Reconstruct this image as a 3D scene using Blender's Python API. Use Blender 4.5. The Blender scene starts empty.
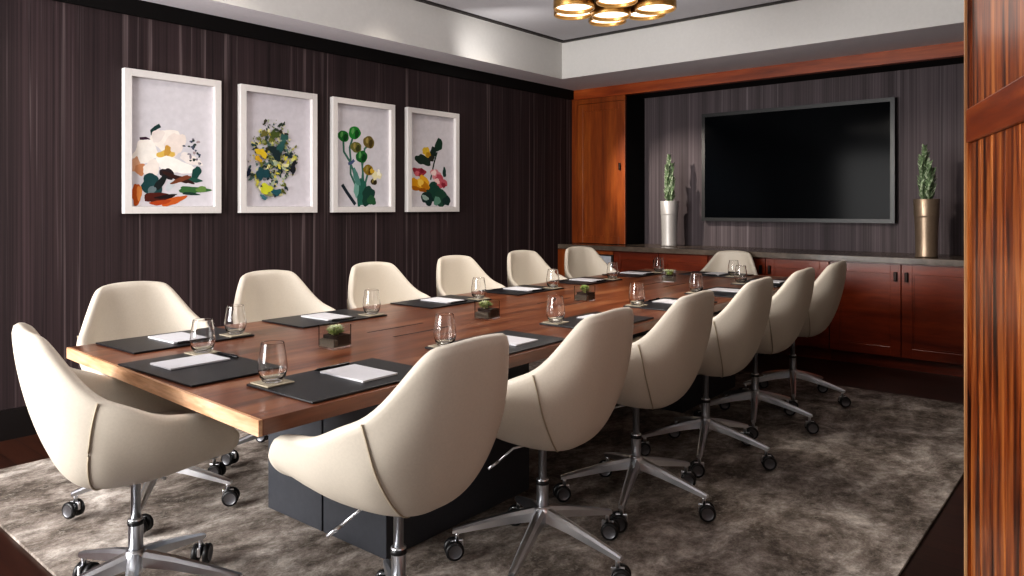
import bpy, bmesh, math, random
from mathutils import Vector, Matrix
random.seed(7)
PI = math.pi
R = math.radians
scene = bpy.context.scene
C = scene.collection

# ------------------------------------------------------------------ materials
def lin(h):
    h = h.lstrip('#')
    o = []
    for i in (0, 2, 4):
        v = int(h[i:i + 2], 16) / 255
        o.append(v / 12.92 if v <= .04045 else ((v + .055) / 1.055) ** 2.4)
    return (o[0], o[1], o[2], 1)

def mat(name):
    m = bpy.data.materials.new(name)
    m.use_nodes = True
    nt = m.node_tree
    return m, nt, nt.nodes['Principled BSDF']

def link(nt, a, b):
    nt.links.new(a, b)

def coords(nt, scale, kind='Object', rot=(0, 0, 0)):
    tc = nt.nodes.new('ShaderNodeTexCoord')
    mp = nt.nodes.new('ShaderNodeMapping')
    mp.inputs['Scale'].default_value = scale
    mp.inputs['Rotation'].default_value = rot
    link(nt, tc.outputs[kind], mp.inputs['Vector'])
    return mp.outputs['Vector']

def noise(nt, vec, scale=1, detail=4, rough=.55, dist=0):
    n = nt.nodes.new('ShaderNodeTexNoise')
    n.inputs['Scale'].default_value = scale
    n.inputs['Detail'].default_value = detail
    n.inputs['Roughness'].default_value = rough
    n.inputs['Distortion'].default_value = dist
    link(nt, vec, n.inputs['Vector'])
    return n.outputs['Fac']

def ramp(nt, fac, stops):
    r = nt.nodes.new('ShaderNodeValToRGB')
    e = r.color_ramp.elements
    while len(e) < len(stops):
        e.new(.5)
    for k, (p, c) in enumerate(stops):
        e[k].position = p
        e[k].color = lin(c) if isinstance(c, str) else c
    link(nt, fac, r.inputs['Fac'])
    return r.outputs['Color']

def mix(nt, fac, a, b, mode='MIX'):
    n = nt.nodes.new('ShaderNodeMix')
    n.data_type = 'RGBA'
    n.blend_type = mode
    for s, v in ((n.inputs['Factor'], fac), (n.inputs['A'], a), (n.inputs['B'], b)):
        pass
    ins = [i for i in n.inputs if i.enabled] if False else n.inputs
    fa, ca, cb = n.inputs[0], n.inputs[6], n.inputs[7]
    for s, v in ((fa, fac), (ca, a), (cb, b)):
        if hasattr(v, 'links') or isinstance(v, bpy.types.NodeSocket):
            link(nt, v, s)
        else:
            s.default_value = v
    return n.outputs[2]

def bump(nt, p, height, strength=.2, dist=.002):
    b = nt.nodes.new('ShaderNodeBump')
    b.inputs['Strength'].default_value = strength
    b.inputs['Distance'].default_value = dist
    link(nt, height, b.inputs['Height'])
    link(nt, b.outputs['Normal'], p.inputs['Normal'])

def plain(name, col, rough=.5, metal=0, spec=.5, var=.06, nscale=40, bmp=0):
    """flat colour with a slight procedural variation"""
    m, nt, p = mat(name)
    f = noise(nt, coords(nt, (1, 1, 1)), nscale, 3)
    c = lin(col)
    lo = tuple(max(0, x * (1 - var)) for x in c[:3]) + (1,)
    hi = tuple(min(1, x * (1 + var)) for x in c[:3]) + (1,)
    link(nt, ramp(nt, f, [(.3, lo), (.7, hi)]), p.inputs['Base Color'])
    p.inputs['Roughness'].default_value = rough
    p.inputs['Metallic'].default_value = metal
    p.inputs['Specular IOR Level'].default_value = spec
    if bmp:
        bump(nt, p, f, bmp)
    return m

def wood(name, dark, mid, light, grain=(1.2, 18, 18), rough=.3, fine=6, coat=0, kind='Object', contrast=(.3, .52, .74)):
    m, nt, p = mat(name)
    v = coords(nt, grain, kind)
    a = noise(nt, v, 1, 6, .6, .6)
    b = noise(nt, v, fine, 3, .6)
    c1 = ramp(nt, a, [(contrast[0], dark), (contrast[1], mid), (contrast[2], light)])
    c2 = ramp(nt, b, [(.3, (.62, .62, .62, 1)), (.65, (1.0, 1.0, 1.0, 1))])
    link(nt, mix(nt, .6, c1, c2, 'MULTIPLY'), p.inputs['Base Color'])
    p.inputs['Roughness'].default_value = rough
    if coat:
        p.inputs['Coat Weight'].default_value = coat
        p.inputs['Coat Roughness'].default_value = .15
    bump(nt, p, b, .08, .001)
    return m

def striated(name, dark, mid, streak, axis, thr=(.60, .72), rough=.75, amt=.8, freq=26):
    """wall covering with vertical streaks; axis 0 = runs along x, 1 = along y"""
    m, nt, p = mat(name)
    s = (freq, 0, .22) if axis == 0 else (0, freq, .22)
    s2 = tuple(x * 3.1 for x in s[:2]) + (.35,)
    s3 = tuple(x * .35 for x in s[:2]) + (.12,)
    a = noise(nt, coords(nt, s), 1, 4, .6, .35)
    b = noise(nt, coords(nt, s2), 1, 3, .6)
    w = noise(nt, coords(nt, s3), 1, 2, .5)
    base = ramp(nt, b, [(.3, dark), (.7, mid)])
    sh = ramp(nt, w, [(.3, (.62, .62, .62, 1)), (.7, (1.12, 1.12, 1.12, 1))])
    base = mix(nt, 1.0, base, sh, 'MULTIPLY')
    k = nt.nodes.new('ShaderNodeMapRange')
    k.inputs['From Min'].default_value = thr[0]
    k.inputs['From Max'].default_value = thr[1]
    k.inputs['To Max'].default_value = amt
    link(nt, a, k.inputs['Value'])
    link(nt, mix(nt, k.outputs['Result'], base, lin(streak)), p.inputs['Base Color'])
    p.inputs['Roughness'].default_value = rough
    p.inputs['Specular IOR Level'].default_value = .3
    bump(nt, p, b, .15, .001)
    return m

M = {}
M['wall_left'] = striated('dark_striated_wallcovering', '2a2022', '453638', '908080', 0, (.57, .70), amt=.55, freq=24)
M['wall_far'] = striated('grey_striated_wallcovering', '4c4347', '696063', '8a8185', 1, (.58, .75), amt=.6, freq=26)
M['wall_plain'] = plain('warm_grey_paint', '8a8078', .8)
M['crown'] = plain('near_black_stain', '0d0a0a', .7, spec=.2)
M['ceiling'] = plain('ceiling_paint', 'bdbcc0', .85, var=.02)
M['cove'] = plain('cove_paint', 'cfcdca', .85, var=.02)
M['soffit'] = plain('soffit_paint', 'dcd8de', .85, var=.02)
M['trimdark'] = plain('dark_ceiling_trim', '2a2625', .6)
M['beam'] = wood('orange_cherry_horizontal', '6e2a0a', '9a4416', 'b9602a', (9, .8, 9), .38, 8)
M['cherry_v'] = wood('cherry_vertical', '642a0c', '8b4316', 'a55a22', (7, 7, .7), .35, 8)
M['cherry_red'] = wood('red_cherry', '5a1f0c', '7d3013', '97431c', (6, .9, 6), .28, 8, .3)
M['door'] = wood('streaked_rustic_door', '260b05', '863e15', 'c0753a', (22, 22, 1.6), .3, 3.2, .3, contrast=(.38, .5, .64))
M['door_rail'] = wood('door_rail_wood', '4a1a09', '7d3411', 'a5521f', (1.5, 14, 14), .3, 4, .3)
M['door_edge'] = wood('lit_door_edge', '8b5a34', 'c69a6c', 'd8b084', (20, 20, 1.2), .45, 3)  # pale tones paint in the light that catches the free edge
M['counter'] = wood('counter_top_stone', '4a3f37', '665a50', '7d7064', (3, 3, 3), .22, 6)
M['walnut'] = wood('walnut_tabletop', '432212', '78442a', 'a06c48', (.9, 11, 11), .3, 5, .15)
M['walnut_end'] = wood('walnut_lit_end', 'b08058', 'd2a682', 'e6c3a4', (30, 3, 30), .4, 4)  # lighter than the top: light on the table end is put into the colour
M['black_metal'] = plain('black_pedestal_metal', '45474d', .42, .2)
M['slot'] = plain('slot_black', '120c09', .7)
M['leather'] = plain('cream_leather', 'd0c7b9', .5, 0, .35, .03, 160, .05)
M['leather_in'] = plain('cream_leather_seat', 'cac0b0', .55, 0, .3, .03, 160, .05)
M['seam'] = plain('seam_thread', 'a89b86', .7)
M['chrome'] = plain('brushed_chrome', 'e2e4e8', .28, 1, var=.03)
M['steel'] = plain('steel_column', 'c2c4c8', .28, 1, var=.03)
M['disc'] = plain('caster_disc', '77777b', .4, .8)
M['rubber'] = plain('black_caster_rubber', '111113', .45)
M['pad'] = plain('black_leather_pad', '121318', .38, 0, .5, .15, 220, .12)
M['paper'] = plain('notepad_paper', 'cccbce', .85, var=.02)
M['pen'] = plain('pen_black', '0c0c0f', .25)
M['coaster'] = plain('coaster_tan', 'a59a86', .7, nscale=120)
M['soil'] = plain('dark_soil', '15100d', .9, nscale=200, var=.5)
M['pebble'] = plain('pale_pebbles', '5e574b', .9, nscale=200, var=.3)
M['succ'] = plain('succulent_green', '8fa05f', .6, var=.25, nscale=60)
M['succ_pale'] = plain('succulent_pale', 'c3c8a4', .6, var=.2, nscale=60)
M['frame'] = plain('white_frame', 'dcd8d6', .45, var=.02)
M['silver'] = plain('silver_vase', 'b9b6b4', .42, .35, var=.04)
M['bronze'] = plain('bronze_vase', '9c8a78', .4, .75, var=.06)
M['cactus'] = plain('cactus_green', '6f8562', .6, var=.35, nscale=50)
M['cactus_lt'] = plain('cactus_light', 'a9b79c', .6, var=.25, nscale=50)
M['tvbez'] = plain('tv_bezel', '0e0e10', .4, var=.03)
M['gold'] = plain('brass_ring', 'a8834f', .34, 1, var=.08)
M['blackm'] = plain('matte_black', '17130f', .5)
M['panel_grey'] = plain('pale_grey_panel', 'cdd0d8', .35, .3)
M['handle'] = plain('dark_bronze_handle', '2c2320', .3, .8)
M['base'] = plain('dark_baseboard', '130e0e', .45)

def glass(name, col=(1, 1, 1, 1), rough=0.0):
    m, nt, p = mat(name)
    p.inputs['Base Color'].default_value = col
    p.inputs['Transmission Weight'].default_value = 1
    p.inputs['Roughness'].default_value = rough
    p.inputs['IOR'].default_value = 1.45
    return m
M['glass'] = glass('clear_glass')

def emis(name, col, st):
    m, nt, p = mat(name)
    p.inputs['Base Color'].default_value = lin(col)
    p.inputs['Emission Color'].default_value = lin(col)
    p.inputs['Emission Strength'].default_value = st
    return m
M['lamp'] = emis('lamp_diffuser', 'fff4e4', 2.0)

def screen():
    m, nt, p = mat('tv_screen')
    f = noise(nt, coords(nt, (1, 1, 1)), 2, 1)
    link(nt, ramp(nt, f, [(0, '050608'), (1, '0b0e12')]), p.inputs['Base Color'])
    p.inputs['Roughness'].default_value = .12
    p.inputs['Specular IOR Level'].default_value = .03
    return m
M['screen'] = screen()

def floor_mat():
    m, nt, p = mat('dark_plank_floor')
    br = nt.nodes.new('ShaderNodeTexBrick')
    br.inputs['Scale'].default_value = 1
    br.inputs['Brick Width'].default_value = 1.4
    br.inputs['Row Height'].default_value = .13
    br.inputs['Mortar Size'].default_value = .003
    br.inputs['Color1'].default_value = lin('2f1811')
    br.inputs['Color2'].default_value = lin('432519')
    br.inputs['Mortar'].default_value = lin('100806')
    link(nt, coords(nt, (1, 1, 1), rot=(0, 0, PI / 2)), br.inputs['Vector'])
    g = noise(nt, coords(nt, (20, 1.5, 1)), 2, 5, .6, .4)
    c = ramp(nt, g, [(.3, (.45, .45, .45, 1)), (.7, (1, 1, 1, 1))])
    link(nt, mix(nt, .8, br.outputs['Color'], c, 'MULTIPLY'), p.inputs['Base Color'])
    p.inputs['Roughness'].default_value = .3
    return m
M['floor'] = floor_mat()

def rug_mat():
    m, nt, p = mat('mottled_grey_rug')
    a = noise(nt, coords(nt, (1, 1.5, 1), rot=(0, 0, .5)), 2.6, 12, .74, .35)
    b = noise(nt, coords(nt, (1, 1, 1)), 11, 8, .75, .5)
    d = noise(nt, coords(nt, (1, 1, 1)), 130, 3, .7)
    c1 = ramp(nt, a, [(.34, '554e48'), (.45, '7d746d'), (.53, 'a39a93'), (.64, 'dad3cc')])
    c2 = ramp(nt, b, [(.38, (.5, .48, .46, 1)), (.56, (1.12, 1.1, 1.08, 1))])
    c3 = ramp(nt, d, [(.3, (.66, .66, .66, 1)), (.7, (1.15, 1.15, 1.15, 1))])
    c = mix(nt, .75, c1, c2, 'MULTIPLY')
    e = noise(nt, coords(nt, (1, 1.3, 1), rot=(0, 0, .9)), 24, 8, .8, .3)
    k = nt.nodes.new('ShaderNodeMapRange')
    k.inputs['From Min'].default_value = .52
    k.inputs['From Max'].default_value = .62
    k.inputs['To Max'].default_value = .5
    link(nt, e, k.inputs['Value'])
    c = mix(nt, k.outputs['Result'], c, lin('b9b2a8'))
    link(nt, mix(nt, .7, c, c3, 'MULTIPLY'), p.inputs['Base Color'])
    p.inputs['Roughness'].default_value = .95
    p.inputs['Specular IOR Level'].default_value = .1
    bump(nt, p, d, .5, .004)
    return m
M['rug'] = rug_mat()

_pm = {}
def paint(h):
    if h not in _pm:
        _pm[h] = plain('print_ink_' + h, h, .7, 0, .2, .05, 25)
    return _pm[h]

# ------------------------------------------------------------------ mesh helpers
def obj(name, bm, m, parent=None, smooth=False, loc=None, rot=None):
    me = bpy.data.meshes.new(name)
    bm.normal_update()
    bm.to_mesh(me)
    bm.free()
    for x in (m if isinstance(m, (list, tuple)) else [m]):
        me.materials.append(x)
    if smooth:
        for p in me.polygons:
            p.use_smooth = True
    o = bpy.data.objects.new(name, me)
    C.objects.link(o)
    if parent:
        o.parent = parent
    if loc:
        o.location = loc
    if rot:
        o.rotation_euler = rot
    return o

def tag(o, label=None, cat=None, group=None, kind=None):
    if label: o['label'] = label
    if cat: o['category'] = cat
    if group: o['group'] = group
    if kind: o['kind'] = kind
    return o

def thing(name, label, cat, loc=(0, 0, 0), rz=0, group=None):
    o = bpy.data.objects.new(name, None)
    C.objects.link(o)
    o.empty_display_size = .1
    o.location = loc
    o.rotation_euler = (0, 0, rz)
    return tag(o, label, cat, group)

def struct(name, bm, m, label=None, parent=None):
    o = obj(name, bm, m, parent)
    if not parent:
        o['kind'] = 'structure'
        if label: o['label'] = label
    return o

def dup(root, loc, rz, label, group=None):
    r = root.copy(); C.objects.link(r)
    r.location = loc; r.rotation_euler = (0, 0, rz)
    r['label'] = label
    if group: r['group'] = group
    for ch in list(root.children):
        c = ch.copy(); C.objects.link(c); c.parent = r
        for g in ch.children:
            d = g.copy(); C.objects.link(d); d.parent = c
    return r

def box(bm, lo, hi, mi=0, bev=0, mtx=None):
    t = bmesh.new()
    bmesh.ops.create_cube(t, size=1)
    for v in t.verts:
        v.co = Vector([(lo[i] + hi[i]) / 2 + v.co[i] * (hi[i] - lo[i]) for i in range(3)])
    if bev:
        bmesh.ops.bevel(t, geom=t.edges[:], offset=bev, segments=2, affect='EDGES', profile=.5)
    merge(bm, t, mi, mtx)
    return bm

def merge(bm, t, mi=0, mtx=None):
    if mtx is not None:
        t.transform(mtx)
    vs = [bm.verts.new(v.co) for v in t.verts]
    t.verts.index_update()
    for f in t.faces:
        try:
            nf = bm.faces.new([vs[v.index] for v in f.verts])
            nf.material_index = mi
            nf.smooth = f.smooth
        except ValueError:
            pass
    t.free()

def nb():
    return bmesh.new()

def boxo(name, lo, hi, m, parent=None, bev=0):
    return obj(name, box(nb(), lo, hi, 0, bev), m, parent)

def lathe(bm, prof, n=32, mi=0, cx=0, cy=0, closed=False, mtx=None):
    """prof: list of (r,z). r==0 closes at axis"""
    t = bmesh.new()
    rings = []
    for r, z in prof:
        if r < 1e-6:
            rings.append([t.verts.new((cx, cy, z))])
        else:
            rings.append([t.verts.new((cx + r * math.cos(2 * PI * k / n), cy + r * math.sin(2 * PI * k / n), z)) for k in range(n)])
    pairs = list(zip(rings, rings[1:]))
    if closed:
        pairs.append((rings[-1], rings[0]))
    for a, b in pairs:
        for k in range(n):
            k2 = (k + 1) % n
            if len(a) == 1 and len(b) == 1:
                continue
            if len(a) == 1:
                f = t.faces.new((a[0], b[k2], b[k]))
            elif len(b) == 1:
                f = t.faces.new((a[k], a[k2], b[0]))
            else:
                f = t.faces.new((a[k], a[k2], b[k2], b[k]))
            f.smooth = True
    bmesh.ops.recalc_face_normals(t, faces=t.faces[:])
    merge(bm, t, mi, mtx)
    return bm

def tube(bm, pts, r, n=8, mi=0, taper=None):
    pts = [Vector(p) for p in pts]
    t = bmesh.new()
    rings = []
    for i, p in enumerate(pts):
        d = (pts[min(i + 1, len(pts) - 1)] - pts[max(i - 1, 0)]).normalized()
        up = Vector((0, 0, 1)) if abs(d.z) < .9 else Vector((1, 0, 0))
        a = d.cross(up).normalized(); b = d.cross(a)
        rr = r if taper is None else r * taper[i]
        rings.append([t.verts.new(p + a * rr * math.cos(2 * PI * k / n) + b * rr * math.sin(2 * PI * k / n)) for k in range(n)])
    for A, B in zip(rings, rings[1:]):
        for k in range(n):
            f = t.faces.new((A[k], A[(k + 1) % n], B[(k + 1) % n], B[k])); f.smooth = True
    t.faces.new(rings[0]); t.faces.new(rings[-1])
    bmesh.ops.recalc_face_normals(t, faces=t.faces[:])
    merge(bm, t, mi)
    return bm

def bake(o):
    dg = bpy.context.evaluated_depsgraph_get()
    me = bpy.data.meshes.new_from_object(o.evaluated_get(dg))
    o.modifiers.clear()
    o.data = me

def sm(a, b, x):
    x = max(0, min(1, (x - a) / (b - a)))
    return x * x * (3 - 2 * x)

def catmull(P, t):
    n = len(P) - 1
    x = t * n
    i = min(int(x), n - 1)
    f = x - i
    p = [Vector(P[max(0, min(n, i + k))]) for k in (-1, 0, 1, 2)]
    if i == 0: p[0] = 2 * p[1] - p[2]
    return .5 * (2 * p[1] + (p[2] - p[0]) * f + (2 * p[0] - 5 * p[1] + 4 * p[2] - p[3]) * f * f + (3 * p[1] - p[0] - 3 * p[2] + p[3]) * f ** 3)

# ------------------------------------------------------------------ camera
cam = bpy.data.cameras.new('camera')
cam.sensor_width = 36
cam.lens = 731 / 1024 * 36
cam.shift_y = -80.3 / 1024
cam.clip_start = .02
co = bpy.data.objects.new('camera', cam)
co.location = (0, 0, 1.28)
co.rotation_euler = (R(90), 0, R(40.4 - 90))
C.objects.link(co)
scene.camera = co

# ------------------------------------------------------------------ room shell
YL, XF, XB, XN = 4.75, 6.6, 7.0, -1.6      # left wall, column front, niche back, near wall
ZS, ZC = 2.575, 2.94
struct('floor', box(nb(), (XN - .2, -2.0, -.1), (XB + .3, YL + .2, 0)), M['floor'], 'dark brown wood plank floor around the rug')
struct('wall_left', box(nb(), (XN - .2, YL, 0), (XB + .3, YL + .2, 3.1)), M['wall_left'], 'dark brown striated wall behind the four framed prints')
struct('wall_far', box(nb(), (XB, -.2, 0), (XB + .3, YL, 3.1)), M['wall_far'], 'grey striated wall behind the television')
# near wall with a broad window opening
w = nb()
box(w, (XN - .2, -2.0, 0), (XN, YL, .5)); box(w, (XN - .2, -2.0, 2.4), (XN, YL, 3.1))
box(w, (XN - .2, -2.0, .5), (XN, 2.0, 2.4)); box(w, (XN - .2, 4.5, .5), (XN, YL, 2.4))
struct('wall_near', w, M['wall_plain'])
w = nb()
box(w, (1.36, -.12, 0), (XB, -.0, 3.1)); box(w, (XN, -.12, 0), (-.95, 0, 3.1)); box(w, (-.95, -.12, 2.4), (1.36, 0, 3.1))
struct('wall_right', w, M['wall_plain'])
# ceiling: raised centre with cove and dropped soffit border
cx0, cx1, cy0, cy1 = -.9, 5.93, .55, 4.386
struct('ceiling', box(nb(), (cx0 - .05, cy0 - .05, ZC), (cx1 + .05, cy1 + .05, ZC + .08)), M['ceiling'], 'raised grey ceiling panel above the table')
w = nb()
for lo, hi in (((XN, cy1, ZS), (XB, YL, 3.1)), ((XN, -.0, ZS), (XB, cy0, 3.1)), ((cx1, cy0, ZS), (XB, cy1, 3.1)), ((XN, cy0, ZS), (cx0, cy1, 3.1))):
    box(w, lo, hi)
for f in w.faces:
    pass
w.normal_update()
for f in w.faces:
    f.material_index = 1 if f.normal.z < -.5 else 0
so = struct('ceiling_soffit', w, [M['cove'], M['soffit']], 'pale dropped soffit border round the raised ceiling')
# dark strip on the raised ceiling
w = nb()
g0, g1 = .03, .075
z0, z1 = ZC - .012, ZC
box(w, (cx0, cy1 - g1, z0), (cx1 - g0, cy1 - g0, z1)); box(w, (cx1 - g1, cy0, z0), (cx1 - g0, cy1 - g1, z1))
box(w, (cx0, cy0 + g0, z0), (cx1 - g1, cy0 + g1, z1))
struct('trim_1', w, M['trimdark'], 'thin dark strip edging the raised ceiling')
# near-black crown on left wall
struct('trim_2', box(nb(), (XN, YL - .03, 2.475), (XF, YL - .001, ZS)), M['crown'], 'near black crown band along the picture wall')
struct('baseboard_left', box(nb(), (XN, YL - .025, 0), (6.3, YL - .001, .165)), M['base'], 'dark baseboard below the picture wall')
# orange wooden beam over the niche
struct('trim_3', box(nb(), (XF, .06, 2.467), (XF + .08, 4.749, ZS)), M['beam'], 'orange cherry beam over the television niche')
struct('trim_4', box(nb(), (XF + .08, .06, 2.47), (XB - .001, 4.06, ZS)), M['crown'], 'dark lining of the niche top')

# ------------------------------------------------------------------ tall cabinet left of the niche
def shaker(bm, lo, hi, axis_x, fw=.07, t=.022, rec=.01):
    """door lying in the yz plane whose front faces -x at axis_x; lo/hi = (y,z)"""
    (y0, a), (y1, b) = lo, hi
    X = axis_x
    box(bm, (X, y0, a), (X + t, y0 + fw, b), bev=.002); box(bm, (X, y1 - fw, a), (X + t, y1, b), bev=.002)
    box(bm, (X, y0 + fw, a), (X + t, y1 - fw, a + fw), bev=.002); box(bm, (X, y0 + fw, b - fw), (X + t, y1 - fw, b), bev=.002)
    box(bm, (X + rec, y0 + fw, a + fw), (X + t - .001, y1 - fw, b - fw))
    # bevelled moulding inside the frame
    for (p, q) in (((y0 + fw, a + fw), (y1 - fw, a + fw + .012)), ((y0 + fw, b - fw - .012), (y1 - fw, b - fw)),
                   ((y0 + fw, a + fw + .012), (y0 + fw + .012, b - fw - .012)), ((y1 - fw - .012, a + fw + .012), (y1 - fw, b - fw - .012))):
        box(bm, (X + .005, p[0], p[1]), (X + rec, q[0], q[1]))
    return bm

tc = thing('tall_cabinet', 'tall orange cherry cabinet in the corner left of the television niche', 'cabinet', (XF, 4.4, .892))
w = nb()
box(w, (.026, -.34, .0), (.399, .346, 1.572))
obj('carcass', w, M['crown'], tc)
w = nb()
box(w, (0, .275, 0), (.025, .346, 1.572)); box(w, (0, -.34, 1.52), (.025, .275, 1.572))
obj('face_frame', w, M['cherry_v'], tc)
d = obj('door', shaker(nb(), (-.338, .003), (.273, 1.517), 0, .075), M['cherry_v'], tc)
w = nb(); box(w, (-.022, -.288, .785), (-.0, -.268, .86), bev=.004)
tag(obj('handle', w, M['handle'], d), 'dark bronze pull')

# ------------------------------------------------------------------ credenza
XC = 6.34
cab_group = 'cherry base cabinets under the long counter'
def base_cabinet(y0, y1, label, doors=2):
    t = thing('base_cabinet', label, 'cabinet', (XC, (y0 + y1) / 2, 0), 0, cab_group)
    h = (y1 - y0) / 2
    w = nb(); box(w, (.024, -h + .001, .10), (.655, h - .001, .838)); box(w, (.07, -h + .001, 0), (.655, h - .001, .10))
    obj('carcass', w, M['cherry_red'], t)
    dw = (2 * h) / doors
    for k in range(doors):
        a = -h + dw * k + .003; b = a + dw - .006
        d = obj('door', shaker(nb(), (a, .105), (b, .833), 0, .075), M['cherry_red'], t)
        if doors == 2:
            hy = b - .036 if k == 0 else a + .036
            w = nb()
            box(w, (-.02, hy - .012, .70), (-.006, hy + .012, .775), bev=.005)
            box(w, (-.007, hy - .007, .71), (0, hy + .007, .72)); box(w, (-.007, hy - .007, .755), (0, hy + .007, .765))
            tag(obj('handle', w, M['handle'], d), 'dark bronze pull')
    return t
base_cabinet(.31, .85, 'single door cherry cabinet at the counter end beyond the brown door', 1)
base_cabinet(.852, 1.93, 'two-door cherry cabinet below the bronze vase')
base_cabinet(1.932, 3.01, 'two-door cherry cabinet below the television, behind the head chair')
base_cabinet(3.012, 4.04, 'two-door cherry cabinet below the silver vase')
t = thing('base_cabinet', 'narrow cherry cabinet with pale grey inset panel at the picture-wall end', 'cabinet', (XC, 4.39, 0), 0, cab_group)
w = nb(); box(w, (.024, -.348, .10), (.655, .356, .838)); box(w, (.07, -.348, 0), (.655, .356, .10))
obj('carcass', w, M['cherry_red'], t)
w = nb(); box(w, (0, .005, .105), (.023, .356, .833)); box(w, (0, -.348, .105), (.023, .005, .57)); box(w, (0, -.348, .80), (.023, .005, .833))
obj('face_frame', w, M['cherry_v'], t)
w = nb(); box(w, (.0, -.346, .572), (.023, -.322, .798)); box(w, (.0, -.322, .785), (.023, .003, .798))
f = obj('panel_frame', w, M['blackm'], t)
tag(obj('inset_panel', box(nb(), (.012, -.321, .572), (.023, .003, .784)), M['panel_grey'], t), 'pale blue-grey panel')
w = nb(); box(w, (XC - .035, .3, .842), (XB - .002, YL - .028, .89), bev=.003)
o = obj('counter_top', w, M['counter']); tag(o, 'long dark polished counter top running along the far wall', 'counter top')

# ------------------------------------------------------------------ television
tv = thing('mounted_television', 'large black flat screen television mounted on the grey far wall', 'television', (6.93, 2.462, 1.145))
w = nb()
W2, H2, bz = .893, 1.088, .035
box(w, (0, -W2, 0), (.068, W2, H2), bev=.004)
obj('housing', w, M['blackm'], tv)
w = nb()
box(w, (-.008, -W2, 0), (-.0005, W2, bz)); box(w, (-.008, -W2, H2 - bz), (-.0005, W2, H2))
box(w, (-.008, -W2, bz), (-.0005, -W2 + bz, H2 - bz)); box(w, (-.008, W2 - bz, bz), (-.0005, W2, H2 - bz))
obj('bezel', w, M['tvbez'], tv)
obj('screen', box(nb(), (-.004, -W2 + bz, bz), (-.0005, W2 - bz, H2 - bz)), M['screen'], tv)

# ------------------------------------------------------------------ vases and their plants
def vase(name, label, m, loc):
    w = nb()
    prof = [(0, 0), (.077, 0), (.080, .01), (.077, .02), (.079, .15), (.085, .31), (.0855, .318), (.088, .322), (.0875, .33), (.092, .455), (.090, .458),
            (.085, .455), (.08, .33), (.07, .03), (0, .03)]
    lathe(w, prof, 40)
    o = obj(name, w, m); o.location = loc
    return tag(o, label, 'vase', 'metal vases on the counter')
vase('metal_vase', 'tall silver metal vase standing on the counter left of the television', M['silver'], (6.70, 3.60, .891))
vase('metal_vase', 'tall bronze metal vase standing on the counter right of the television', M['bronze'], (6.50, 1.245, .891))

def stems(label, loc, hs, ms, seed):
    """cluster of upright scaly succulent stalks that rises out of a vase"""
    rnd = random.Random(seed)
    t = thing('succulent_plant', label, 'plant', loc, 0, 'succulents in the metal vases')
    for k, (dx, dy, h, lean) in enumerate(hs):
        w = nb()
        n = int(h / .022)
        a0 = rnd.random() * 6
        top = Vector((dx + lean[0], dy + lean[1], h))
        tube(w, [(dx * .5, dy * .5, -.08), (dx, dy, 0), top], .011, 7)
        for i in range(n):
            f = i / n
            p = Vector((dx, dy, 0)).lerp(top, f)
            for q in range(3):
                a = a0 + i * 2.4 + q * 2.09
                l = (.06 * (1 - .35 * f)) * (.8 + .4 * rnd.random())
                d = Vector((math.cos(a) * .62, math.sin(a) * .62, .8)).normalized()
                s = d.cross(Vector((0, 0, 1))).normalized()
                u = s.cross(d)
                b0 = p + d * .004
                wd = .0125
                pts = [b0 - s * wd * .5, b0 + d * l * .5 - s * wd + u * .004, b0 + d * l, b0 + d * l * .5 + s * wd + u * .004, b0 + s * wd * .5, b0 + d * l * .5 - u * .007]
                vs = [w.verts.new(x) for x in pts]
                for tri in ((0, 1, 5), (1, 2, 5), (2, 3, 5), (3, 4, 5), (4, 0, 5), (0, 4, 3, 1), (1, 3, 2)):
                    fc = w.faces.new([vs[x] for x in tri]); fc.smooth = False
                    fc.material_index = 1 if rnd.random() < .35 else 0
        obj('stalk', w, ms, t)
    return t
stems('narrow green succulent stalks rising out of the silver vase', (6.70, 3.60, 1.35),
      [(0, .006, .47, (0, .0)), (.02, .03, .26, (.0, .012)), (-.01, -.03, .24, (0, -.012)), (-.025, .01, .36, (-.005, .005)), (.025, -.012, .38, (.0, -.006))], [M['cactus'], M['cactus_lt']], 3)
stems('narrow green succulent stalks rising out of the bronze vase', (6.50, 1.245, 1.35),
      [(0, .012, .42, (0, .006)), (.02, -.03, .24, (.0, -.012)), (-.02, .025, .34, (-.005, .01)), (-.025, -.018, .29, (-.005, -.01)), (.025, .0, .37, (.0, .008))], [M['cactus'], M['cactus_lt']], 5)

# ------------------------------------------------------------------ rug
w = nb(); box(w, (.9, .62, .0005), (5.485, 4.19, .012), bev=.003)
o = obj('area_rug', w, M['rug']); tag(o, 'large mottled grey area rug under the conference table', 'rug')

# ------------------------------------------------------------------ conference table
TA = R(1.8)
TO = Vector((1.006, 2.395, 0))
TL, TW, TZ = 4.66, 1.438, .745
def TW_(x, y, z=0):
    return Vector((TO.x + x * math.cos(TA) - y * math.sin(TA), TO.y + x * math.sin(TA) + y * math.cos(TA), z))
tb = thing('conference_table', 'long walnut conference table on black box pedestals', 'table', (TO.x, TO.y, .0), TA)
w = nb(); box(w, (.012, -TW / 2, TZ - .042), (TL - .012, TW / 2, TZ), bev=.0015)
SK = .06                                     # the near end runs a few degrees off square
def skew(bm):
    for v in bm.verts:
        if v.co.x < 1: v.co.x += SK * v.co.y * (1 if v.co.x < .2 else 0)
    return bm
obj('tabletop', skew(w), M['walnut'], tb)
for x0, x1 in ((0, .012), (TL - .012, TL)):
    tag(obj('end_edge', skew(box(nb(), (x0, -TW / 2, TZ - .042), (x1, TW / 2, TZ), bev=.001)), M['walnut_end'], tb), 'lit-toned wooden end edge')
for xa in (.98, 2.2, 3.4):
    for ya in (.075, -.09):
        obj('cable_slot', box(nb(), (xa, ya - .006, TZ - .002), (xa + .33, ya + .006, TZ + .0006)), M['slot'], tb)
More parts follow.
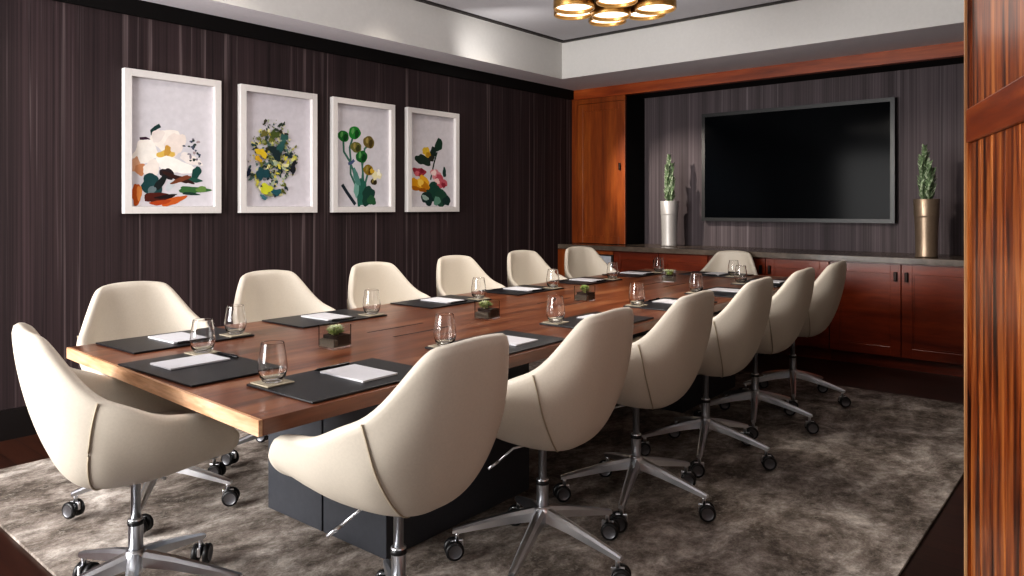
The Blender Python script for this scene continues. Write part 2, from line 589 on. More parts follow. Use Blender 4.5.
for x0 in (.69, 3.1):
    for ya, yb in ((-.37, -.005), (.005, .37)):
        w = nb(); box(w, (x0, ya, .013), (x0 + .85, yb, TZ - .043), bev=.003)
        obj('pedestal', w, M['black_metal'], tb)
    obj('foot_plate', box(nb(), (x0 + .02, -.35, .0125), (x0 + .83, .35, .03)), M['blackm'], tb)

# ------------------------------------------------------------------ swivel chair
RIM = [(0, -.30, 0), (.10, -.297, 0), (.19, -.265, 0), (.258, -.19, 0), (.296, -.08, 0), (.312, .04, 0), (.306, .15, 0), (.275, .232, 0)]
BZ, TOPZ = .43, .935
def shell_pt(t, s):
    """outer surface of the tub; t in [-1,1] round from one arm tip over the back to the other, s 0..1 from keel to rim"""
    a = abs(t); sg = -1 if t < 0 else 1
    p = catmull(RIM, a)
    ht = TOPZ - .012 * (a / .25) ** 2 if a < .25 else TOPZ - .012
    k = sm(.25, .53, a)
    h = ht * (1 - k) + .735 * k
    h -= .057 * sm(.5, .70, a) + .022 * sm(.70, .92, a)
    h -= .075 * sm(.84, 1.0, a) ** 1.7
    ky = -.07 + .28 * sm(.30, 1.0, a)
    kz = BZ + .055 * sm(.45, 1.0, a) ** 1.3
    th = s * PI / 2
    rad = math.sin(th) ** (.70 - .12 * sm(.5, 1, a))
    zf = 1 - math.cos(th)
    if s > .999: zf = 1
    rad *= (.95 + .05 * zf)
    # the back narrows towards its top
    nar = 1 - .15 * sm(.45, 1.0, zf) * (1 - sm(.3, .58, a))
    x = p.x * rad * nar
    y = ky + (p.y - ky) * rad
    y -= .018 * sm(.2, 1, zf) * (1 - sm(.1, .6, a))
    return Vector((sg * x, y, kz + (h - kz) * zf))

def make_shell(parent):
    w = nb()
    N, K = 22, 14
    g = []
    for i in range(-N, N + 1):
        g.append([w.verts.new(shell_pt(i / N, j / K)) for j in range(K + 1)])
    for i in range(2 * N):
        for j in range(K):
            w.faces.new((g[i][j], g[i + 1][j], g[i + 1][j + 1], g[i][j + 1]))
    bmesh.ops.remove_doubles(w, verts=w.verts[:], dist=.0008)
    bmesh.ops.dissolve_degenerate(w, dist=.0005, edges=w.edges[:])
    w.normal_update()
    best = min(w.faces, key=lambda f: f.calc_center_median().y)
    bmesh.ops.recalc_face_normals(w, faces=w.faces[:])
    if best.normal.y > 0:
        bmesh.ops.reverse_faces(w, faces=w.faces[:])
    o = obj('shell', w, M['leather'], parent, True)
    so = o.modifiers.new('s', 'SOLIDIFY'); so.thickness = .036; so.offset = -1; so.use_even_offset = False
    sb = o.modifiers.new('b', 'SUBSURF'); sb.levels = 1; sb.render_levels = 1
    bake(o)
    for p in o.data.polygons: p.use_smooth = True
    return o

def make_chair(label):
    t = thing('swivel_chair', label, 'chair', (0, 0, 0), 0, 'cream swivel chairs round the conference table')
    sh = make_shell(t)
    for sg in (-1, 1):
        w = nb()
        tube(w, [shell_pt(sg * (.485 - .13 * (1 - j / 22)), .08 + .90 * j / 22) * 1.0 + Vector((sg * .0005, 0, 0)) for j in range(23)], .0026, 6)
        tag(obj('seam', w, M['seam'], sh, True), 'raised seam between back and arm')
    # seat cushion
    w = nb()
    rings = []
    n = 36
    for (k, z) in ((.80, .515), (.97, .522), (1.0, .54), (.97, .56), (.86, .57), (.5, .574)):
        ring = []
        for i in range(n):
            a = 2 * PI * i / n
            cx_, sy_ = math.cos(a), math.sin(a)
            e = .62
            ring.append(w.verts.new((math.copysign(abs(cx_) ** e, cx_) * (.225 * k), .03 + math.copysign(abs(sy_) ** e, sy_) * .215 * k, z)))
        rings.append(ring)
    for A, B in zip(rings, rings[1:]):
        for i in range(n):
            w.faces.new((A[i], A[(i + 1) % n], B[(i + 1) % n], B[i]))
    w.faces.new(rings[-1]); w.faces.new(list(reversed(rings[0])))
    obj('seat_cushion', w, M['leather_in'], t, True)
    # column
    w = nb(); lathe(w, [(0, .29), (.0145, .29), (.0145, .432), (.05, .434), (.05, .442), (0, .442)], 20)
    cg = obj('gas_column', w, M['steel'], t)
    w = nb(); lathe(w, [(0, .17), (.0215, .17), (.0215, .292), (.0225, .293), (.0225, .300), (.019, .303), (0, .303)], 20)
    obj('column_sleeve', w, M['chrome'], t)
    w = nb(); lathe(w, [(.0216, .283), (.0235, .283), (.0235, .297), (.0216, .297)], 20, closed=True)
    obj('collar', w, M['rubber'], t)
    w = nb(); tube(w, [(-.02, .02, .428), (-.08, .07, .415), (-.13, .105, .37)], .0045, 7); tube(w, [(-.125, .101, .374), (-.155, .124, .35)], .006, 8)
    obj('lever', w, M['chrome'], t)
    w = nb(); lathe(w, [(0, .135), (.028, .137), (.034, .15), (.034, .19), (.028, .205), (.0216, .207)], 24)
    obj('hub', w, M['chrome'], t)
    for k in range(5):
        a = -PI / 2 + k * 2 * PI / 5
        m = Matrix.Rotation(a, 4, 'Z')
        w = nb()
        secs = [(.025, .200, .021, .050), (.12, .178, .0185, .040), (.23, .146, .0155, .030), (.306, .122, .0125, .022), (.322, .116, .011, .015)]
        rr = []
        for (r, z, hw, th) in secs:
            rr.append([w.verts.new(m @ Vector(q)) for q in ((r, -hw, z - th * .9), (r, hw, z - th * .9), (r, hw * .95, z - th * .25), (r, hw * .45, z), (r, -hw * .45, z), (r, -hw * .95, z - th * .25))])
        for A, B in zip(rr, rr[1:]):
            for q in range(6):
                w.faces.new((A[q], A[(q + 1) % 6], B[(q + 1) % 6], B[q]))
        w.faces.new(list(reversed(rr[0]))); w.faces.new(rr[-1])
        bmesh.ops.recalc_face_normals(w, faces=w.faces[:])
        obj('leg', w, M['chrome'], t)
        # caster: fork + two wheels
        px, py = .306 * math.cos(a), .306 * math.sin(a)
        sw = a + PI + (.5, -.9, 1.2, .3, -1.3)[k]
        mm = Matrix.Translation((px, py, 0)) @ Matrix.Rotation(sw, 4, 'Z')
        w = nb()
        lathe(w, [(0, .075), (.008, .075), (.008, .112), (0, .112)], 12)
        box(w, (-.024, -.006, .045), (.022, .006, .078), bev=.003)
        tt = nb(); lathe(tt, [(0, -.024), (.006, -.024), (.006, .024), (0, .024)], 10)
        merge(w, tt, 0, Matrix.Translation((-.012, 0, .046)) @ Matrix.Rotation(PI / 2, 4, 'X'))
        w.transform(mm)
        cs = obj('caster', w, M['chrome'], t)
        for s in (-1, 1):
            ww = nb()
            prof = [(0, -.011), (.020, -.011), (.027, -.009), (.033, -.007), (.0335, .006), (.030, .010), (.024, .0105)]
            lathe(ww, prof, 24, 0)
            lathe(ww, [(.024, .0105), (.021, .0085), (0, .009)], 24, 1)
            ww.transform(mm @ Matrix.Translation((-.012, s * .0185, .0455)) @ Matrix.Rotation(-s * PI / 2, 4, 'X'))
            obj('wheel', ww, [M['rubber'], M['disc']], cs)
    return t

RUGZ = .012
names = ['nearest', 'second', 'third', 'fourth', 'fifth', 'farthest']
chairs = []
# (x, y, facing degrees where 0 faces +y, label)
ch = []
rx = [1.38, 2.06, 2.73, 3.46, 4.17, 4.86]
ry = [1.60, 1.61, 1.625, 1.655, 1.685, 1.71]
rd = ['nearest cream swivel chair on the open-floor side, back to the camera, base cut off',
      'second cream swivel chair from the front on the open-floor side, back turned',
      'third cream swivel chair from the front on the open-floor side, back turned',
      'fourth cream swivel chair from the front on the open-floor side, back turned',
      'fifth cream swivel chair from the front on the open-floor side, back turned',
      'last cream swivel chair on the open-floor side, closest to the wooden cabinets']
for x, y, l in zip(rx, ry, rd): ch.append((x, y, 2.3, l))
lx = [1.40, 2.12, 2.86, 3.63, 4.41, 5.13]
ly = [3.17, 3.25, 3.30, 3.36, 3.40, 3.39]
la = [179, 178, 177, 176, 174, 166]
ld = ['cream swivel chair below the leftmost print, nearest chair on the picture-wall side',
      'cream swivel chair on the picture-wall side below the second print from the left',
      'cream swivel chair on the picture-wall side, third from the near end',
      'cream swivel chair on the picture-wall side, fourth from the near end',
      'cream swivel chair on the picture-wall side, fifth from the near end',
      'cream swivel chair on the picture-wall side closest to the credenza, before the grey panel']
for x, y, a, l in zip(lx, ly, la, ld): ch.append((x, y, a, l))
ch.append((.975, 2.37, -90 - 10, 'cream swivel chair at the near end of the table, turned aside in the left foreground'))
ch.append((5.95, 2.70, 92.3, 'cream swivel chair at the far head of the table, facing the camera'))
proto = make_chair(ch[0][3])
for i, (x, y, a, l) in enumerate(ch):
    if i == 0:
        proto.location = (x, y, RUGZ); proto.rotation_euler = (0, 0, R(a))
    else:
        c = dup(proto, (x, y, RUGZ), R(a), l)
        if i == len(ch) - 1:                 # the head chair is set a little lower on its gas column
            for q in c.children:
                if q.name.split('.')[0] in ('shell', 'seat_cushion', 'gas_column', 'lever'):
                    q.location.z -= .045

# ------------------------------------------------------------------ place settings
seats = []
side = {'r': 'open-floor side', 'l': 'picture-wall side'}
for i in range(6):
    seats.append((TW_((1.385, 2.13, 2.86, 3.62, 4.37, 5.10)[i] - 1.006, -TW / 2), TA, names[i] + ' seat on the open-floor side', 'r', i))
for i in range(6):
    seats.append((TW_((1.39, 2.12, 2.92, 3.66, 4.42, 5.15)[i] - 1.006, TW / 2), TA + PI, names[i] + ' seat on the picture-wall side', 'l', i))
seats.append((TW_(0, -.02), TA - PI / 2, 'seat at the near end of the table', 'n', 0))
seats.append((TW_(TL, -.0), TA + PI / 2, 'seat at the far end of the table', 'f', 0))

def glass_bm():
    w = nb()
    out = [(0, 0), (.024, 0), (.027, .0006), (.030, .0028), (.038, .016), (.0425, .034), (.0435, .046), (.041, .070), (.0365, .098), (.0337, .1160), (.0335, .1174), (.0331, .1179), (.0328, .118)]
    inn = [(.0325, .1179), (.0322, .1174), (.0323, .1160), (.0352, .098), (.0396, .070), (.042, .046), (.041, .034), (.0362, .018), (.026, .009), (0, .0075)]
    return lathe(w, out + inn, 36)
G = glass_bm(); gm = bpy.data.meshes.new('stemless_glass'); G.to_mesh(gm); G.free(); gm.materials.append(M['glass'])
w = nb(); box(w, (-.245, .02, 0), (.245, .345, .006), bev=.0015)
w2 = nb()
PADM = bpy.data.meshes.new('desk_pad'); w.to_mesh(PADM); w.free(); PADM.materials.append(M['pad'])
w = nb(); box(w, (-.07, -.105, 0), (.07, .105, .006), bev=.0008)
NOTM = bpy.data.meshes.new('notepad'); w.to_mesh(NOTM); w.free(); NOTM.materials.append(M['paper'])
w = nb(); box(w, (-.046, -.046, 0), (.046, .046, .004), bev=.001)
COAM = bpy.data.meshes.new('coaster'); w.to_mesh(COAM); w.free(); COAM.materials.append(M['coaster'])
w = nb()
rot = Matrix.Rotation(PI / 2, 4, 'Y')
tt = nb(); lathe(tt, [(0, -.07), (.0012, -.07), (.0042, -.055), (.0047, -.05), (.0047, .066), (.003, .07), (0, .07)], 12)
merge(w, tt, 0, Matrix.Translation((0, 0, .0048)) @ rot)
box(w, (.028, -.001, .0092), (.066, .001, .0108))
PENM = bpy.data.meshes.new('pen'); w.to_mesh(PENM); w.free(); PENM.materials.append(M['pen'])

def put(name, me, seat, dx, dy, z, drz, label, cat, group):
    p, rz = seat[0], seat[1]
    o = bpy.data.objects.new(name, me); C.objects.link(o)
    o.location = (p.x + dx * math.cos(rz) - dy * math.sin(rz), p.y + dx * math.sin(rz) + dy * math.cos(rz), z)
    o.rotation_euler = (0, 0, rz + drz)
    return tag(o, label, cat, group)
for s in seats:
    d, sd, i = s[2], s[3], s[4]
    nx = -.07 if sd == 'n' else .05 if sd == 'r' else 0
    put('desk_pad', PADM, s, 0, 0, TZ + .001, 0, 'black leather desk pad at the ' + d, 'desk pad', 'black desk pads on the table')
    put('notepad', NOTM, s, nx, .185, TZ + .0075, 0, 'white notepad on the desk pad at the ' + d, 'notepad', 'white notepads on the desk pads')
    if not (sd == 'r' and i in (1, 2, 4, 5)):
        put('pen', PENM, s, nx + .0, .318, TZ + .0075, 0, 'black pen beside the notepad at the ' + d, 'pen', 'black pens on the desk pads')
    put('coaster', COAM, s, -.19, .292, TZ + .0075, .0, 'square tan coaster under the glass at the ' + d, 'coaster', 'coasters on the desk pads')
    put('stemless_glass', gm, s, -.19, .292, TZ + .012, 0, 'clear stemless glass on its coaster at the ' + d, 'glass', 'stemless glasses on the table')

# ------------------------------------------------------------------ succulents in glass cubes
def planter(loc, rz, label, seed, pale=False):
    rnd = random.Random(seed)
    t = thing('succulent_planter', label, 'planter', loc, rz, 'glass cube planters along the table')
    w = nb()
    a, h, th = .043, .086, .003
    for z0, z1, q in ((0, h, a),):
        o_ = [w.verts.new((sx * a, sy * a, z)) for z in (0, h) for sx, sy in ((-1, -1), (1, -1), (1, 1), (-1, 1))]
        i_ = [w.verts.new((sx * (a - th), sy * (a - th), z)) for z in (.006, h) for sx, sy in ((-1, -1), (1, -1), (1, 1), (-1, 1))]
    w.faces.new((o_[3], o_[2], o_[1], o_[0])); w.faces.new((i_[0], i_[1], i_[2], i_[3]))
    for k in range(4):
        k2 = (k + 1) % 4
        w.faces.new((o_[k], o_[k2], o_[4 + k2], o_[4 + k])); w.faces.new((i_[k2], i_[k], i_[4 + k], i_[4 + k2])); w.faces.new((o_[4 + k], o_[4 + k2], i_[4 + k2], i_[4 + k]))
    obj('glass_cube', w, M['glass'], t)
    w = nb(); box(w, (-.0395, -.0395, .0065), (.0395, .0395, .012)); box(w, (-.0395, -.0395, .012), (-.022, .0395, .034), 0)
    for f in w.faces: f.material_index = 1
    box(w, (-.022, -.0395, .012), (.0395, .0395, .048), 0)
    obj('soil', w, [M['soil'], M['pebble']], t)
    for q in range(7):
        w = nb()
        cx_, cy_ = (rnd.random() - .5) * .032, (rnd.random() - .5) * .032
        zc = .052 + rnd.random() * .02
        for ring_, nl, el, ll in ((0, 8, .3, .030), (1, 6, .75, .027), (2, 4, 1.2, .022)):
            for k in range(nl):
                az = 2 * PI * k / nl + ring_ * .4 + q
                d = Vector((math.cos(az) * math.cos(el), math.sin(az) * math.cos(el), math.sin(el)))
                s = d.cross(Vector((0, 0, 1))).normalized(); u = s.cross(d)
                b0 = Vector((cx_, cy_, zc))
                wd = ll * .33
                pts = [b0, b0 + d * ll * .6 - s * wd, b0 + d * ll, b0 + d * ll * .6 + s * wd, b0 + d * ll * .5 - u * .004]
                vs = [w.verts.new(x) for x in pts]
                for tri in ((0, 1, 2, 3), (0, 4, 1), (1, 4, 2), (2, 4, 3), (3, 4, 0)):
                    w.faces.new([vs[x] for x in tri])
        tube(w, [(cx_, cy_, .035), (cx_, cy_, zc)], .004, 6)
        obj('rosette', w, M['succ_pale'] if (rnd.random() < (.7 if pale else .35)) else M['succ'], t)
for (x, y, rz, l, pl) in ((1.694, 2.333, .1, 'glass cube succulent planter closest to the near end of the table', 0), (2.608, 2.377, .05, 'glass cube succulent planter standing second from the near table end', 0),
                      (3.472, 2.406, .0, 'glass cube succulent planter standing third from the near table end', 0), (4.757, 2.559, .3, 'glass cube planter with pale succulents at the far end of the table', 1)):
    planter((x, y, TZ + .001), rz, l, int(x * 100), pl)

# ------------------------------------------------------------------ framed prints
def blob(bm, cx, cy, rx, ry, rot, z, mi, n=14, wob=.12, rnd=random, tip=0):
    """irregular flat patch in the (u,v) plane of the print: u right, v up"""
    vs = []
    n = 26 if rx > .012 else 12
    ph = [rnd.random() * 6.3 for _ in range(4)]
    for k in range(n):
        a = 2 * PI * k / n
        r = 1 + wob * (.8 * math.sin(2 * a + ph[0]) + .7 * math.sin(3 * a + ph[1]) + .5 * math.sin(5 * a + ph[2]) + .3 * math.sin(8 * a + ph[3]))
        x, y = rx * r * math.cos(a), ry * r * math.sin(a)
        if tip: x *= (1 - tip * abs(math.sin(a)) ** 3 * .0); y *= (1 - abs(math.cos(a)) ** tip)
        vs.append(bm.verts.new((cx + x * math.cos(rot) - y * math.sin(rot), z, cy + x * math.sin(rot) + y * math.cos(rot))))
    f = bm.faces.new(vs); f.material_index = mi
    f.normal_update()
    if f.normal.y > 0: f.normal_flip()

def strip(bm, pts, wd, z, mi):
    """painted stroke"""
    P = [Vector((p[0], 0, p[1])) for p in pts]
    L, Rr = [], []
    for i, p in enumerate(P):
        d = (P[min(i + 1, len(P) - 1)] - P[max(0, i - 1)]).normalized()
        s = Vector((-d.z, 0, d.x)) * wd
        L.append(bm.verts.new((p.x + s.x, z, p.z + s.z))); Rr.append(bm.verts.new((p.x - s.x, z, p.z - s.z)))
    for i in range(len(P) - 1):
        f = bm.faces.new((L[i], L[i + 1], Rr[i + 1], Rr[i])); f.material_index = mi; f.normal_update()
        if f.normal.y > 0: f.normal_flip()

FW, FH, FR = .624, .896, .045
def frame_thing(x0, label):
    t = thing('framed_print', label, 'picture', (x0 + .01 + FW / 2, YL - .042, 1.243), 0, 'white framed botanical prints')
    h = FW / 2
    w = nb()
    for lo, hi in (((-h, -.004, 0), (-h + FR, .0405, FH)), ((h - FR, -.004, 0), (h, .0405, FH)), ((-h + FR, -.004, 0), (h - FR, .0405, FR)), ((-h + FR, -.004, FH - FR), (h - FR, .0405, FH))):
        box(w, lo, hi, bev=.002)
    obj('frame', w, M['frame'], t)
    return t
IW, IH = FW - 2 * FR, FH - 2 * FR

class Print:
    def __init__(s, t, rect, bg):
        s.t, s.rect = t, rect
        s.bm = nb(); s.mats = [paint(bg)]
        h = FW / 2
        box(s.bm, (-h + FR + .001, .028, FR + .001), (h - FR - .001, .0395, FH - FR - .001))
        s.k = 0
        s.rnd = random.Random(rect[0] + rect[3])
    def uv(s, x, y):
        a, b, c, d = s.rect
        u = (x - a) / (c - a); v = (y - b) / (d - b)
        return (-FW / 2 + FR + u * IW, FH - FR - v * IH)
    def mi(s, c):
        m = paint(c)
        if m not in s.mats: s.mats.append(m)
        return s.mats.index(m)
    def z(s):
        s.k += 1
        return .0278 - s.k * .00003
    def b(s, x, y, rx, ry, c, rot=0, wob=.14, tip=0):
        a_, b_, c_, d_ = s.rect
        cx, cy = s.uv(x, y)
        sx, sy = IW / (c_ - a_), IH / (d_ - b_)
        # clip centre inside the sheet
        RX, RY = rx * sx, ry * sy
        cx = max(-FW / 2 + FR + .012, min(FW / 2 - FR - .012, cx)); cy = max(FR + .012, cy)
        ext = max(abs(RX * math.cos(rot)), abs(RY * math.sin(rot)))
        lim = FW / 2 - FR - abs(cx) - .003
        if ext * 1.15 > lim: 
            k = lim / (ext * 1.15); RX *= max(k, .3)
        eyt = max(abs(RX * math.sin(rot)), abs(RY * math.cos(rot)))
        if cy - FR - .003 < eyt * 1.15: cy = FR + .003 + eyt * 1.15
        blob(s.bm, cx, cy, RX, RY, -rot, s.z(), s.mi(c), 16, wob, s.rnd, tip)
    def s(s_, pts, wd, c):
        strip(s_.bm, [s_.uv(*p) for p in pts], wd * IW / (s_.rect[2] - s_.rect[0]), s_.z(), s_.mi(c))
    def done(s):
        obj('print', s.bm, s.mats, s.t)

t = frame_thing(1.86, 'white framed print of pale lily-like flowers with orange petals, leftmost of the four')
p = Print(t, (78, 50, 375, 530), 'd3d0d6')
p.s([(150, 285), (155, 262), (152, 245), (165, 232), (180, 222)], 7, '1d3a38'); p.s([(110, 278), (130, 274), (150, 284)], 5, '3a1f34')
p.b(200, 275, 46, 44, 'f0e9e2'); p.b(232, 292, 36, 48, 'e9ddd6', .3); p.b(172, 262, 18, 30, 'e6ddd8', .5)
p.b(130, 325, 46, 42, 'f4efe9'); p.b(98, 378, 24, 32, 'd8a98a'); p.b(112, 392, 20, 20, 'c98d66')
p.b(290, 345, 40, 20, 'ece4e0', .3); p.b(200, 330, 34, 14, 'd9b65e', -.2); p.b(205, 318, 12, 22, 'c79a4a', .3)
for q in range(26):
    p.b(265 + p.rnd.random() * 60, 265 + p.rnd.random() * 105, 4 + 3 * p.rnd.random(), 3 + 3 * p.rnd.random(), p.rnd.choice(['4d5568', '8a8490', '38423f', 'a89a9e']))
p.b(230, 372, 66, 30, 'f7f3ee', .3); p.b(150, 385, 32, 26, 'efe6df', -.4)
p.b(310, 400, 16, 30, '1f4a44', .3); p.b(300, 425, 30, 10, '2c574c', .2)
p.b(150, 450, 36, 40, '23484a', -.3); p.b(205, 405, 30, 18, '2a2226', .5); p.b(180, 440, 40, 12, '1e2526', -.9); p.b(245, 420, 60, 10, '38201c', .35)
p.b(215, 450, 22, 14, 'c7cdd2', -1.0); p.b(150, 470, 20, 12, '6d7c80', -1.0); p.b(255, 425, 36, 10, '7a4630', -.35)
p.b(300, 465, 52, 15, '3f6a3e', -.05, .2); p.b(330, 462, 20, 12, '6d8f4d'); p.b(290, 480, 30, 6, '223e35', .1)
p.b(98, 498, 21, 38, 'b95a23', .1); p.b(108, 480, 10, 26, 'd78a4d'); p.b(170, 495, 50, 18, '54221a', -.15); p.b(225, 512, 46, 14, 'c2622c', -.35); p.b(180, 515, 34, 10, 'a9471f', -.1); p.b(200, 492, 40, 7, '231718', -.2)
p.done()

t = frame_thing(2.624, 'white framed print of a speckled yellow and green bush, second from the left')
p = Print(t, (65, 60, 310, 525), 'cfcbd2')
for q in range(460):
    a = p.rnd.random() * 2 * PI; r = p.rnd.random() ** .8 * 1.12
    x = 165 + math.cos(a) * r * 82 + (0 if math.sin(a) > 0 else 6); y = 325 + math.sin(a) * r * 145 * (1 if x < 220 else .7)
    sz = 2 + p.rnd.random() ** 1.6 * 9
    p.b(x, y, sz, sz * .75, p.rnd.choice(['c9c052', 'd8d487', '6c7134', '39453a', '24343a', '8f9460', 'a9b59a', '57706a', 'e0dba6', '3d3c2a', '2d4a4e']), p.rnd.random() * 3, .25)
for x, y, rx, ry, c in ((122, 305, 20, 17, 'd3b52f'), (110, 330, 14, 10, 'c9a22c'), (125, 390, 21, 27, '224a52'), (74, 390, 12, 22, '1f2a44'), (140, 452, 26, 18, 'c9cc3c'), (176, 465, 18, 14, '2c5a63'), (130, 487, 12, 9, '44707c'),
                        (175, 300, 22, 30, '1f2f33'), (195, 270, 14, 26, '2f5a58'), (240, 360, 10, 28, '23262c'), (170, 225, 14, 20, '4c5a2c'), (130, 225, 10, 14, '6e6a38'), (205, 235, 12, 18, '37605a')):
    p.b(x, y, rx, ry, c, .3, .25)
p.done()

t = frame_thing(3.389, 'white framed print of round green poppy buds on stems, third from the left')
p = Print(t, (78, 55, 308, 520), 'cbc8ce')
for pts in ([(110, 225), (112, 270), (135, 310), (150, 350), (170, 430), (178, 512)], [(150, 200), (136, 250), (140, 300), (140, 370), (165, 430), (180, 512)], [(187, 300), (192, 360), (186, 430), (185, 512)],
            [(218, 230), (200, 250), (190, 330), (196, 420), (190, 512)], [(215, 360), (205, 400), (192, 460), (190, 512)]):
    p.s(pts, 4, '3f6b5f')
p.s([(105, 420), (125, 455), (160, 510)], 6, '24303a'); p.s([(130, 325), (145, 318), (155, 305)], 5, '4a5a7c')
p.b(185, 450, 20, 60, '2c6456', .1); p.b(215, 470, 28, 44, '1c4238', .2); p.b(165, 440, 10, 40, '77a79c', .1); p.b(230, 490, 18, 24, '2d5a3c')
p.b(165, 385, 12, 40, '54847c', -.3)
for x, y, r, c, c2 in ((110, 200, 23, '1d6a2c', '0f3f1c'), (157, 180, 26, '227a30', '12481e'), (218, 218, 25, '6d5f2e', '4a3d1c'), (163, 246, 23, '6a6a34', '3b3f1e'), (187, 288, 25, '1f6430', '0f3d1e'), (216, 348, 22, '8a7224', '5a4518'), (240, 402, 14, '4b3f24', '2d2414')):
    p.b(x, y, r, r * 1.12, c, 0, .05); p.b(x + r * .35, y + r * .2, r * .35, r * .75, c2, .2, .1); p.b(x - r * .3, y - r * .3, r * .22, r * .6, '5f9a5a' if c2[1] in 'f2' else '9a8a52', .2, .1)
p.b(252, 372, 18, 22, 'e4dcb4', .4, .3); p.b(262, 360, 10, 12, 'f2eedc', .4, .3); p.b(232, 352, 9, 12, 'c8a43a')
p.done()

t = frame_thing(4.152, 'white framed print of a yellow and pink rose spray, rightmost of the four')
p = Print(t, (80, 60, 285, 515), 'cdc9ce')
p.s([(205, 240), (190, 300), (175, 380)], 3, '24352c')
p.b(213, 203, 17, 34, '1c3a2c', .2, .1); p.b(185, 245, 14, 34, '1d2c26', .3); p.b(140, 285, 34, 26, '20342a', .3); p.b(175, 270, 18, 18, '2a2a22')
p.b(156, 243, 18, 24, 'd0ae3a', .2); p.b(164, 256, 10, 14, 'a98322')
p.b(240, 340, 9, 24, '22403a', -.1)
p.b(190, 440, 40, 50, '1e463a', .3); p.b(160, 490, 26, 34, '1a3330'); p.b(225, 470, 30, 40, '24493a', -.4); p.b(250, 495, 18, 26, '183430', -.3); p.b(205, 490, 14, 26, '5f8a78', .4); p.b(150, 470, 16, 12, '94aaa2', .5)
for x, y, rx, ry, c in ((124, 345, 26, 24, '9a3444'), (112, 352, 12, 12, 'c86a74'), (136, 338, 10, 10, '7a2030'), (200, 355, 26, 26, 'cf8a90'), (215, 372, 20, 20, 'b8505e'), (190, 345, 12, 14, 'ead0cc'), (228, 395, 22, 26, 'c0606c'), (236, 405, 10, 14, '8e2c3e'), (205, 385, 14, 12, 'e6c2be'),
                        (104, 402, 26, 32, 'd69a1e'), (142, 402, 30, 34, 'dca62c'), (150, 412, 16, 20, 'b87a14'), (128, 395, 12, 20, 'edc65a'), (108, 425, 16, 12, 'b06c18'), (138, 432, 18, 10, '9a5a14')):
    p.b(x, y, rx, ry, c, .2, .18)
p.done()

# ------------------------------------------------------------------ chandelier
cd = thing('chandelier', 'brass chandelier of clustered glowing ring discs above the table', 'chandelier', (3.815, 2.437, 2.468))
er = Vector((.648, -.7615, 0)); ef = Vector((.7615, .648, 0))
w = nb()
lathe(w, [(0, .10), (.36, .10), (.36, .125), (0, .125)], 40); lathe(w, [(0, .125), (.03, .125), (.03, .42), (0, .42)], 16); lathe(w, [(0, .42), (.16, .42), (.16, .471), (0, .471)], 32)
obj('mount', w, M['blackm'], cd)
for (a, b, dz) in ((0, .28, .0), (-1, -.45, .0), (1, -.4, .0), (0, -.78, .02), (-.93, .62, .03), (.95, .66, .03), (.04, 1.35, .03), (-.9, -1.5, .02), (.05, -1.83, 0), (.95, -1.48, .02)):
    pt = er * (a * .245) + ef * (b * .235 - .0)
    w = nb()
    ro, ri = .122, .112
    lathe(w, [(ro, dz), (ro + .002, dz + .006), (ro + .001, dz + .066), (ro, dz + .07), (ri, dz + .07), (ri, dz + .003), (ri + .003, dz)], 40, 0, pt.x, pt.y, closed=True)
    rg = obj('ring', w, M['gold'], cd)
    w = nb(); lathe(w, [(0, dz + .022), (ri - .001, dz + .022), (ri - .001, dz + .058), (0, dz + .058)], 36, 0, pt.x, pt.y)
    obj('diffuser', w, M['lamp'], rg)
    w = nb(); lathe(w, [(0, dz + .058), (.03, dz + .058), (.03, .1005), (0, .1005)], 12, 0, pt.x, pt.y)
    obj('spacer', w, M['blackm'], rg)

# ------------------------------------------------------------------ door leaf on the right
AX = R(18.6)
dl = bpy.data.objects.new('door_1', None); C.objects.link(dl)
dl.location = (1.345, .045, 0); dl.rotation_euler = (0, 0, AX)
dl['kind'] = 'structure'; dl['label'] = 'streaked brown wooden door standing open at the right edge'
DW, DT, DH = .90, .045, 2.35
# local x runs from hinge to free edge; the face towards the camera is local +y
w = nb(); box(w, (DW - .028, .006 - DT, .01), (DW - .004, .0, DH)); 
obj('stile', w, M['door'], dl)
w = nb(); box(w, (DW - .004, -DT, .01), (DW, .002, DH))
box(w, (DW - .018, .0, .01), (DW - .004, .004, DH))
tag(obj('edge_strip', w, M['door_edge'], dl), 'free edge in lit tones')
w = nb(); box(w, (0, -.012, 1.445), (DW - .028, .004, 1.53), bev=.003); box(w, (0, -.012, 2.2), (DW - .028, .004, DH), bev=.003); box(w, (0, -.012, .01), (DW - .028, .004, .22), bev=.003)
obj('rail', w, M['door_rail'], dl)
w = nb(); box(w, (0, -DT, .22), (DW - .028, -.012, DH))
x = DW - .028
while x > .02:
    wdt = .115
    box(w, (max(0, x - wdt), -.014, .22), (x - .004, -.006, 1.445), bev=.002)
    x -= wdt
box(w, (0.01, -.014, 1.53), (DW - .03, -.008, 2.2))
obj('panel', w, M['door'], dl)

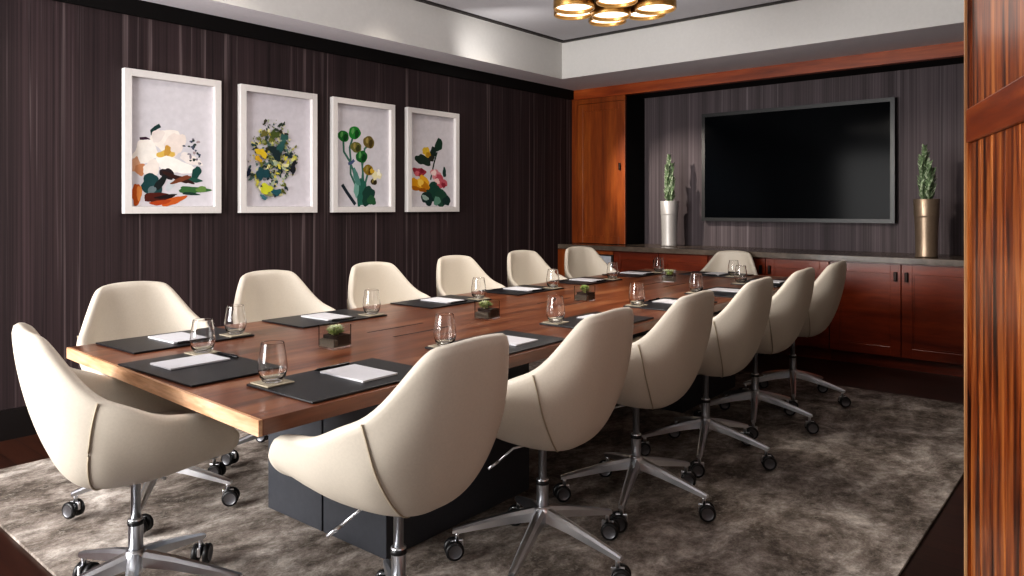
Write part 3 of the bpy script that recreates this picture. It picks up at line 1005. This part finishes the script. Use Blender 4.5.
# ------------------------------------------------------------------ light
def area(name, loc, target, sx, sy, power, col=(1, 1, 1), spread=180):
    l = bpy.data.lights.new(name, 'AREA'); l.shape = 'RECTANGLE'; l.size = sx; l.size_y = sy; l.energy = power; l.color = col; l.spread = R(spread)
    o = bpy.data.objects.new(name, l); C.objects.link(o)
    o.location = loc
    o.rotation_euler = (Vector(target) - Vector(loc)).to_track_quat('-Z', 'Y').to_euler()
    return o
def spot(name, loc, target, power, ang, blend=.6, size=.05, col=(1, .9, .78)):
    l = bpy.data.lights.new(name, 'SPOT'); l.energy = power; l.spot_size = R(ang); l.spot_blend = blend; l.shadow_soft_size = size; l.color = col
    o = bpy.data.objects.new(name, l); C.objects.link(o)
    o.location = loc
    o.rotation_euler = (Vector(target) - Vector(loc)).to_track_quat('-Z', 'Y').to_euler()
area('window_light', (XN - .02, 3.25, 1.5), (4, 3.0, 1.2), 2.4, 1.7, 250, (1, .98, .96))
area('doorway_light', (.2, -.7, 1.9), (2.5, 2.5, .6), 1.6, 1.0, 9, (1, .97, .94))
area('ceiling_light', (3.3, 2.4, 2.33), (3.3, 2.4, 0), 1.0, 1.0, 30, (1, .93, .85))
area('bounce_fill', (2.9, 2.4, 2.1), (2.9, 2.4, 3), 4.5, 2.0, 30, (1, .98, .97))  # added upward fill that brightens ceiling and soffit, no fixture here
area('cove_uplight', (4.6, 4.0, 2.60), (5.2, 4.386, 2.8), .5, .05, 1.5, (1, .96, .92))
for x in (1.2, 2.4, 3.6, 4.8):
    spot('downlight', (x, 4.05, 2.92), (x, 4.5, 1.2), 22, 90, .9, .15)
spot('vase_shadow_spot', (4.9, 4.3, 2.45), (6.8, 3.6, 1.4), 200, 40, .8, .03)  # added spots, one per vase, placed to throw its shadow on the wall
spot('vase_shadow_spot', (3.5, 2.3, 2.5), (6.7, 1.2, 1.35), 300, 30, .8, .03)

wd = bpy.data.worlds.new('world'); scene.world = wd; wd.use_nodes = True
bgn = wd.node_tree.nodes['Background']
bgn.inputs['Color'].default_value = (.9, .93, 1, 1); bgn.inputs['Strength'].default_value = .2
scene.view_settings.view_transform = 'Standard'
scene.view_settings.look = 'Medium High Contrast'
scene.view_settings.exposure = 0
scene.cycles.use_denoising = True
scene.cycles.max_bounces = 10
scene.cycles.transmission_bounces = 10
scene.cycles.sample_clamp_indirect = 6
